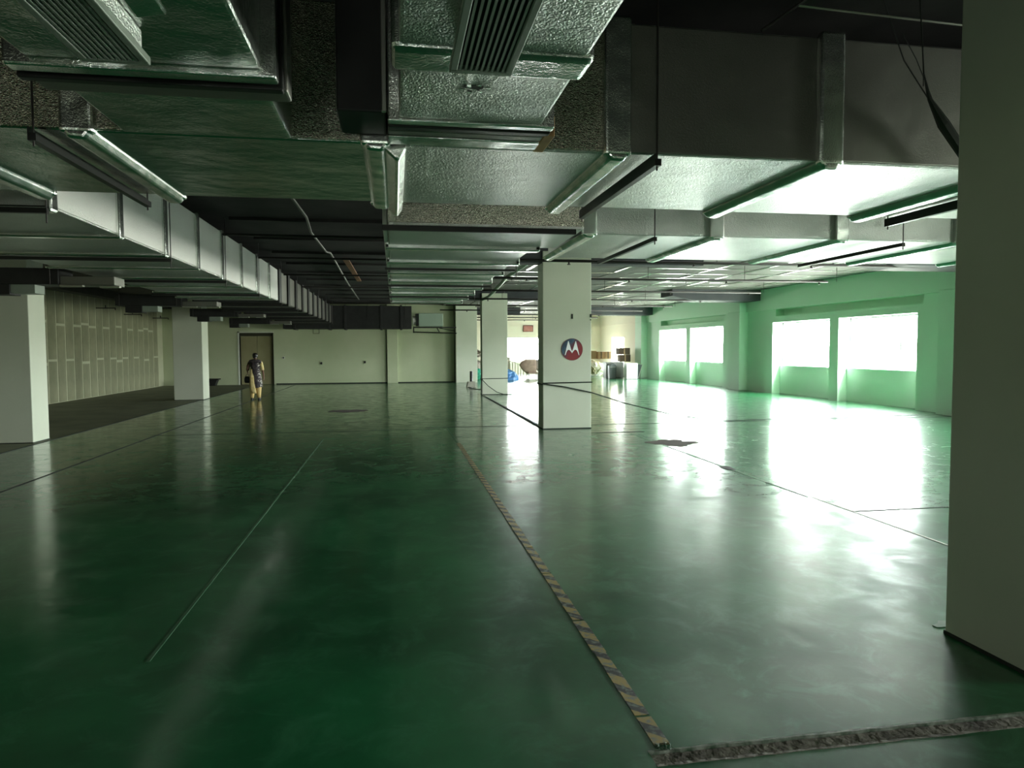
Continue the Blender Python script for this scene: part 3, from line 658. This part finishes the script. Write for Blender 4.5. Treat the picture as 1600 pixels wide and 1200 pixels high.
# wrapped cables on columns, cable across the floor
def loopc(x0, x1, y0, y1, z, r=.014):
    e = .015; return MB().tube([(x0-e, y0-e, z+.02), (x1+e, y0-e, z+.03), (x1+e, y1+e, z+.03), (x0-e, y1+e, z), (x0-e, y0-e, z-.01)], r, 6)
b = loopc(3.05, 3.97, 24.70, 25.15, .55)
b.tube([(3.03, 24.68, .56), (3.25, 24.6, .32), (3.55, 24.6, .10), (3.8, 24.6, .015), (4.1, 24.5, .01)], .014, 6)
b.tube([(3.03, 24.68, .54), (3.02, 24.6, .02), (3.0, 22.0, .012), (2.97, 14.4, .012)], .012, 6)
o = b.build('power_cable', 'cable'); tag(o, 'dark cable tied round the farther middle column and trailing on the floor', 'cable')
b = loopc(2.95, 3.96, 13.87, 14.36, .92)
b.tube([(2.94, 13.85, .93), (3.4, 13.83, .86), (3.95, 13.84, .74), (4.7, 14.0, .50), (5.9, 14.3, .20), (7.1, 14.6, .012), (8.4, 14.75, .008), (10.4, 14.7, .008), (12.4, 14.95, .008)], [.013]*5+[.009]+[.006]*3, 6)
o = b.build('power_cable', 'cable'); tag(o, 'dark cable tied round the emblem column and drooping to the floor on the right', 'cable')
# bollard block with post
t = thing('post_in_block', 'short black post standing in a concrete block by the back corner pilaster', 'post', (3.18, 29.7, 0))
MB().prism([(2.98, 0), (3.38, 0), (3.35, .24), (3.05, .24)], 'y', 29.5, 29.85).build('block', 'concrete', t, .01)
MB().tube([(3.20, 29.68, .24), (3.20, 29.68, .68)], .065, 12).build('post', 'black_plastic', t)
MB().tube([(3.0, 29.6, .01), (3.2, 29.2, .01), (3.0, 28.6, .01), (3.4, 27.8, .01), (3.5, 26.5, .01)], .012, 6).build('cable_tail', 'cable', t)
# bits on the walls
for x, z, l in ((-3.44, .98, 'black wall socket left one of two on the back wall'), (-1.42, 1.02, 'black wall socket right one of two on the back wall')):
    t = thing('wall_socket', l, 'socket', (x, YB, z), 'sockets on the back wall')
    B(x-.08, x+.08, YB-.015, YB, z-.09, z+.09).build('plate', 'paint_back', t, .004); B(x-.045, x+.045, YB-.03, YB-.015, z-.055, z+.055).build('socket_box', 'black_plastic', t, .004)
t = thing('door_switch', 'small dark switch beside the double door', 'switch', (-5.15, YB, 1.25)); B(-5.22, -5.10, YB-.012, YB, 1.2, 1.3).build('plate', 'frame_white', t); B(-5.19, -5.13, YB-.03, YB-.012, 1.22, 1.28).build('button', 'black_plastic', t)
t = thing('access_hatch', 'small square outlined hatch high on the back wall', 'hatch', (-3.65, YB, 2.54))
MB().box(-3.80, -3.78, YB-.012, YB, 2.40, 2.66).box(-3.53, -3.51, YB-.012, YB, 2.40, 2.66).box(-3.80, -3.51, YB-.012, YB, 2.38, 2.40).build('hatch_rim', 'joint', t); B(-3.78, -3.53, YB-.006, YB, 2.40, 2.66).build('hatch_panel', 'paint_back', t)
t = thing('floor_bin', 'low black bin standing by the back wall left of the double door', 'bin', (-8.3, 33.9, 0))
MB().prism([(-8.42, 0), (-8.12, 0), (-8.02, .26), (-8.52, .26)], 'y', 33.7, 34.1).build('bin_body', 'black_plastic', t, .01); MB().box(-8.6, -7.95, 33.66, 34.14, .26, .32).build('bin_rim', 'black_plastic', t, .01)
for k, (yv, zv, l) in enumerate(((27.0, 3.12, 'nearest dark hook bar on the board lined wall'), (29.6, 3.02, 'middle dark hook bar on the board lined wall'), (32.9, 3.02, 'farthest dark hook bar on the board lined wall'))):
    t = thing('pipe_bracket', l, 'bracket', (XL, yv, zv), 'dark hook bars on the left wall')
    MB().box(XL-.02, XL+.62, yv-.02, yv+.02, zv, zv+.035).build('arm', 'pipe', t); MB().box(XL+.28, XL+.31, yv-.012, yv+.012, zv+.03, zv+.12).box(XL+.60, XL+.63, yv-.012, yv+.012, zv-.05, zv+.035).build('hook', 'pipe', t)
# red sign on the far wall
t = thing('red_sign', 'small red sign on the cream far wall above the bright opening', 'sign', (8.48, YF, 2.93))
B(8.2, 8.78, YF-.06, YF-.02, 2.74, 3.08).build('sign_panel', 'sign_red', t, .006)
MB().box(8.16, 8.82, YF-.065, YF-.015, 3.08, 3.12).box(8.16, 8.82, YF-.065, YF-.015, 2.70, 2.74).box(8.16, 8.2, YF-.065, YF-.015, 2.74, 3.08).box(8.78, 8.82, YF-.065, YF-.015, 2.74, 3.08).build('sign_frame', 'sign_rim', t)

# ------------------------------------------------------------------ clutter in the far room
def heap(name, m, c, rx, ry, rz, seed, parent=None, n=22, rings=8, amp=.12):
    rr = random.Random(seed); R = []
    for k in range(rings):
        a = k/(rings-1)*PI/2*.97; ring = []
        for j in range(n):
            t = 2*PI*j/n; q = 1+rr.uniform(-amp, amp)
            ring.append((c[0]+rx*math.cos(a)*q*math.cos(t), c[1]+ry*math.cos(a)*q*math.sin(t), c[2]+rz*math.sin(a)*(1+rr.uniform(-amp, amp)*.5)))
        R.append(ring)
    return MB().loft(R).build(name, m, parent, smooth=False)
o = heap('tarpaulin_heap', 'blue_tarp', (5.75, 36.2, 0), .66, .5, .55, 1); tag(o, 'blue tarpaulin bundled in a mound behind the cable tied column', 'tarpaulin')
o = heap('green_sack', 'green_bag', (4.42, 37.6, 0), .30, .3, .55, 2); tag(o, 'bright green sack on the floor beside the corner pilaster', 'sack')
t = thing('rubble_heap', 'grey heap of folded boards and sheets above the green sack', 'heap', (4.5, 39, 0))
o = heap('sheet_pile', 'grey_heap', (4.5, 39.2, 0), .7, .6, 1.0, 3, t)
for k in range(5): 
    q = B(-.5, .5, -.25, .25, -.02, .02).build('loose_board', 'grey_heap', t); q.matrix_parent_inverse = Matrix(); q.location = (-.05+.08*k-.1, .1, 1.05+.11*k); q.rotation_euler = (.1, .25*(-1)**k, .2*k)
# rolled fan of brown cloth / padded chairs pile
t = thing('padded_chair', 'brown padded chair tipped back near the bright far opening', 'chair', (7.5, 38.4, 0))
R = []
for k, (z, x, w_) in enumerate(((.22, 7.55, .28), (.45, 7.42, .42), (.7, 7.36, .50), (.92, 7.42, .42), (1.02, 7.50, .30))):
    R.append([(x+w_*math.cos(2*PI*j/14), 38.5+.16*math.sin(2*PI*j/14)+(z-.2)*.25, z) for j in range(14)])
MB().loft(R).build('backrest', 'brown_cloth', t, smooth=True)
B(7.25, 7.85, 38.0, 38.5, .22, .32).build('seat', 'brown_cloth', t, .04)
for x, y in ((7.3, 38.05), (7.8, 38.05), (7.3, 38.45), (7.8, 38.45)): MB().tube([(x, y, .22), (x, y, 0)], .025, 6).build('leg', 'pipe', t)
t = thing('padded_chair', 'greyish padded chair half hidden by the emblem column', 'chair', (8.25, 38.8, 0))
R = []
for k, (z, x, w_) in enumerate(((.25, 8.3, .24), (.5, 8.22, .36), (.75, 8.2, .40), (1.0, 8.2, .34))):
    R.append([(x+w_*math.cos(2*PI*j/14), 38.9+.14*math.sin(2*PI*j/14)+(z-.2)*.25, z) for j in range(14)])
MB().loft(R).build('backrest', 'grey_heap', t, smooth=True); B(8.0, 8.5, 38.4, 38.9, .24, .34).build('seat', 'grey_heap', t, .04)
for x, y in ((8.05, 38.45), (8.45, 38.45), (8.05, 38.85), (8.45, 38.85)): MB().tube([(x, y, .25), (x, y, 0)], .025, 6).build('leg', 'pipe', t)
t = thing('pale_railing', 'pale slatted railing lying between the blue mound and the brown chair', 'railing', (6.9, 40, 0))
for k in range(8): MB().box(6.35+.16*k, 6.41+.16*k, 39.9, 39.95, 0, 1.0-.06*k).build('baluster', 'rail_pale', t)
MB().tube([(6.3, 39.92, 1.02), (7.6, 39.92, .55)], .03, 6).build('top_rail', 'rail_pale', t)
t = thing('grey_cabinet', 'grey green rounded cabinet seen just right of the cable tied column', 'cabinet', (5.75, 41, 0))
B(5.5, 6.75, 41, 41.6, 0, 1.12).build('body', 'concrete', t, .06, seg=4); B(5.6, 6.6, 40.98, 41.02, .15, .9).build('panel', 'grey_heap', t, .02); B(5.7, 6.1, 41.1, 41.5, 1.12, 1.5).build('top_box', 'bin_dark', t, .02)
# pile right of emblem column
t = thing('wrapped_pile', 'white plastic wrapped pile under the cartons, right of the emblem column', 'pile', (11.4, 40.2, 0))
heap('wrapped_stack', 'plastic_wrap', (11.4, 40.4, 0), 1.25, .7, .9, 8, t, n=26, amp=.16)
for k in range(16):
    rr = random.Random(60+k); q = B(-.22, .22, -.02, .02, -.03, .03).build('scrap', random.choice(['white_box', 'olive', 'plastic_wrap', 'concrete']), t); q.matrix_parent_inverse = Matrix()
    q.location = (rr.uniform(-1.1, .9), rr.uniform(-.9, -.6), rr.uniform(.06, .45)); q.rotation_euler = (rr.uniform(-.5, .5), rr.uniform(-1, 1), rr.uniform(-.6, .6))
heap('olive_bag', 'olive', (11.25, 39.4, .15), .33, .25, .42, 9, t)
def carton(x0, x1, y0, y1, z0, z1, m, label, grp='cartons in the far corner'):
    t = thing('carton', label, 'box', ((x0+x1)/2, (y0+y1)/2, z0), grp)
    B(x0, x1, y0, y1, z0, z1).build('carton_body', m, t, .008); B((x0+x1)/2-.03, (x0+x1)/2+.03, y0-.003, y1+.003, z0+.02, z1+.003).build('packing_tape', 'cardboard' if m == 'cardboard_dark' else 'cardboard_dark', t)
carton(10.9, 11.75, 40.0, 40.6, 1.0, 1.48, 'cardboard', 'left tan carton on the wrapped pile beside the emblem column')
carton(11.8, 12.2, 39.9, 40.5, 1.0, 1.42, 'cardboard', 'middle tan carton on the wrapped pile')
carton(12.25, 12.6, 39.9, 40.4, 1.0, 1.42, 'cardboard', 'right tan carton at the end of the wrapped pile')
# grey bins, white box, dark cartons
t = thing('grey_cabinet', 'low grey cabinet beside the white box', 'cabinet', (11.7, 36.9, 0))
B(11.35, 12.35, 36.8, 37.4, 0, .84).build('body', 'bin_grey', t, .03); B(11.3, 12.4, 36.78, 37.42, .84, .87).build('top', 'bin_grey', t, .01)
t = thing('dark_bin', 'dark bin with a domed lid in front of the low grey cabinet', 'bin', (11.5, 36.4, 0))
MB().prism([(11.38, 0), (11.74, 0), (11.76, .66), (11.70, .76), (11.58, .82), (11.46, .78), (11.36, .68)], 'y', 36.25, 36.6).build('body', 'bin_dark', t, .02); B(11.40, 11.72, 36.235, 36.25, .60, .63).build('lid_edge', 'bin_grey', t)
t = thing('white_cabinet', 'bright white box standing before the last green pilaster', 'cabinet', (12.25, 35.4, 0))
B(11.97, 12.58, 35.2, 35.7, 0.01, .84).build('body', 'white_box', t, .015); B(12.0, 12.55, 35.19, 35.2, .42, .425).build('drawer_gap', 'bin_grey', t)
carton(12.15, 12.75, 36.85, 37.3, .88, 1.27, 'cardboard_dark', 'lower dark carton on the low grey cabinet', 'dark cartons on the cabinet')
carton(12.08, 12.72, 36.85, 37.35, 1.28, 1.64, 'cardboard_dark', 'upper dark carton, top of the pair on the cabinet', 'dark cartons on the cabinet')
t = thing('leaning_panel', 'dark panel leaning against the last green pilaster', 'panel', (12.8, 35.6, 0))
q = MB().prism([(12.66, 0), (12.76, 0), (12.98, .74), (12.72, .78)], 'y', 35.60, 35.64).build('panel', 'bin_dark', t); MB().tube([(12.74, 35.58, .02), (12.96, 35.58, .74)], .012, 5).build('edge_strip', 'white_cap', t)

# ------------------------------------------------------------------ person
P0 = Vector((-4.50, 23.95, 0))
pr = thing('person', 'person seen from behind walking away, yellow shawl, patterned tunic and black bag', 'person', P0)
def skin_body():
    V = []; E = []; Rr = []
    def v(x, y, z, r, p=None):
        V.append((x, y, z)); Rr.append(r)
        if p is not None: E.append((p, len(V)-1))
        return len(V)-1
    pel = v(0, 0, .82, (.13, .10))
    w1 = v(0, 0, .95, (.115, .085), pel); ch = v(0, .0, 1.12, (.135, .095), w1); sh = v(0, 0, 1.25, (.10, .07), ch); nk = v(0, 0, 1.31, (.045, .045), sh); nk2 = v(0, .01, 1.35, (.042, .042), nk)
    h1 = v(0, .02, 1.40, (.066, .078), nk2); h2 = v(0, .02, 1.46, (.072, .088), h1); v(0, .015, 1.515, (.05, .06), h2)
    for s, legs in ((-1, [(.085, 0, .76, .088), (.10, -.03, .45, .052), (.10, -.04, .36, .055), (.105, -.10, .09, .032), (.105, -.09, .045, .034), (.11, .02, .03, .030), (.11, .07, .022, .02)]),
                    (1, [(.085, 0, .76, .088), (.085, .02, .45, .052), (.085, .03, .36, .055), (.09, .03, .09, .032), (.09, .04, .045, .034), (.095, .14, .03, .030), (.095, .18, .022, .02)])):
        p = pel
        for x, y, z, r in legs: p = v(s*x, y, z, (r, r), p)
    hands = []
    for s in (-1, 1):
        p = sh
        pts = [(.16, 0, 1.235, .052), (.20, -.01, 1.12, .042), (.225, .0, .98, .034), (.235, .05, .86, .027), (.24, .075, .76, .020), (.24, .085, .71, .026)] if s > 0 else \
              [(.16, 0, 1.235, .052), (.215, -.03, 1.12, .042), (.245, -.05, 1.0, .034), (.255, .0, .97, .027), (.262, .06, .94, .020), (.265, .09, .91, .026)]
        for x, y, z, r in pts: p = v(s*x, y, z, (r, r), p)
        hx, hy, hz = s*pts[-1][0], pts[-1][1], pts[-1][2]
        for k in range(4):
            a = v(hx, hy-.024+.016*k, hz-.03, (.009, .009), p); b = v(hx-s*.006, hy-.026+.017*k, hz-.065+.004*abs(k-1.5), (.008, .008), a); v(hx-s*.018, hy-.026+.017*k, hz-.092+.006*abs(k-1.5), (.0065, .0065), b)
        a = v(hx-s*.01, hy+.034, hz-.012, (.009, .009), p); v(hx-s*.018, hy+.048, hz-.045, (.0075, .0075), a)
    me = bpy.data.meshes.new('body'); me.from_pydata(V, E, []); o = bpy.data.objects.new('body', me); COL.objects.link(o); o.parent = pr
    mod = o.modifiers.new('skin', 'SKIN'); 
    if not me.skin_vertices:
        bpy.context.view_layer.objects.active = o; bpy.ops.mesh.customdata_skin_add()
    for i, r in enumerate(Rr): me.skin_vertices[0].data[i].radius = r
    me.skin_vertices[0].data[0].use_root = True
    s = o.modifiers.new('sub', 'SUBSURF'); s.levels = 2; s.render_levels = 2; me.materials.append(MATS['skin'])
    return o
skin_body()
def ell(cx, cy, z, rx, ry, n=20, wob=0, ph=0): return [(cx+rx*(1+wob*math.sin(5*t+ph))*math.cos(t), cy+ry*(1+wob*math.sin(5*t+ph))*math.sin(t), z) for t in [2*PI*j/n for j in range(n)]]
def pp(mb, name, m, smooth=True): o = mb.build(name, m, None, smooth=smooth); o.parent = pr; return o
pp(MB().loft([ell(0, 0, .42, .205, .15, 24, .07), ell(0, 0, .60, .195, .145, 24, .06), ell(0, 0, .80, .175, .135, 24, .03), ell(0, 0, .97, .14, .11, 24), ell(0, 0, 1.12, .165, .118, 24), ell(0, 0, 1.24, .175, .10, 24), ell(0, 0, 1.30, .075, .065, 24)]), 'tunic', 'kurta')
for s in (-1, 1):
    xe = .225 if s > 0 else .24
    pp(MB().tube([(s*.13, 0, 1.26), (s*.175, 0, 1.21), (s*(xe-.02), -.01, 1.10), (s*(xe+.002), -.005, .97)], [.055, .062, .055, .05], 12), 'sleeve', 'dupatta' if s > 0 else 'sleeve_olive')
pp(MB().loft([ell(-.105, -.095, .07, .055, .06), ell(-.10, -.06, .25, .075, .075), ell(-.095, -.01, .5, .10, .10)]), 'trouser_leg', 'trouser')
pp(MB().loft([ell(.09, .03, .07, .055, .06), ell(.085, .03, .25, .075, .075), ell(.085, .01, .5, .10, .10)]), 'trouser_leg', 'trouser')
for x, y in ((-.107, -.10), (.092, .03)): pp(MB().loft([ell(x, y+.05, .0, .045, .125, 16), ell(x, y+.05, .03, .046, .125, 16), ell(x, y+.0, .075, .036, .07, 16)]), 'shoe', 'shoe')
pp(MB().loft([ell(0, .0, 1.375, .055, .05), ell(0, -.01, 1.41, .082, .09), ell(0, .0, 1.46, .088, .102), ell(0, .0, 1.51, .075, .085), ell(0, .0, 1.535, .035, .04)]), 'hair', 'hair')
pp(MB().loft([ell(0, -.085, 1.36, .05, .035, 12), ell(0, -.10, 1.39, .058, .045, 12), ell(0, -.09, 1.43, .045, .035, 12)]), 'hair_bun', 'hair')
# shawl: drape over shoulders and long yellow fall on the left, dark fall in the middle
def strip(pts, w, th, name, m):
    R = []
    for (x, y, z, ww) in pts:
        R.append([(x-ww/2, y, z), (x-ww/6, y-.022, z), (x+ww/6, y-.005, z), (x+ww/2, y-.012, z), (x+ww/2, y+th, z), (x-ww/2, y+th, z)])
    return pp(MB().loft(R), name, m)
strip([(-.075, -.135, 1.02, .05), (-.08, -.150, .95, .10), (-.085, -.165, .80, .13), (-.08, -.185, .55, .15), (-.055, -.19, .33, .19), (.0, -.185, .22, .10)], 0, .012, 'shawl_fall', 'dupatta')
strip([(-.02, -.115, 1.28, .22), (.0, -.145, 1.05, .20), (.015, -.16, .80, .16), (.035, -.172, .55, .14), (.06, -.175, .40, .12)], 0, .012, 'shawl_fall', 'scarf_dark')
R = []
for k in range(9):
    a = PI*(k/8); x = -.20*math.cos(a)
    R.append([(x, -.10*math.sin(a)-.035+dy, 1.235+.07*math.sin(a)+dz) for dy, dz in ((-.03, -.06), (-.03, .0), (.02, .03), (.04, -.0), (.01, -.05))])
pp(MB().loft(R), 'shawl_wrap', 'scarf_dark')
# bag, held at the left hand, strap over the wrist: separate thing
t = thing('handbag', 'black handbag hanging from the walking person\'s left hand', 'bag', P0+Vector((-.27, .09, .58)))
MB().loft([[(P0.x-.28+sx_*.085*k, P0.y+.09+sy_*.055*k, z) for sx_, sy_ in ((-1, -1), (1, -1), (1, 1), (-1, 1))] for z, k in ((.55, .75), (.61, 1.0), (.71, 1.0), (.77, .7))]).build('bag_body', 'bag', t, .015)
MB().tube([(P0.x-.34, P0.y+.09, .75), (P0.x-.30, P0.y+.09, .83), (P0.x-.27, P0.y+.09, .85), (P0.x-.24, P0.y+.09, .83), (P0.x-.22, P0.y+.09, .75)], .007, 6).build('handle', 'bag', t)
bpy.context.view_layer.update()
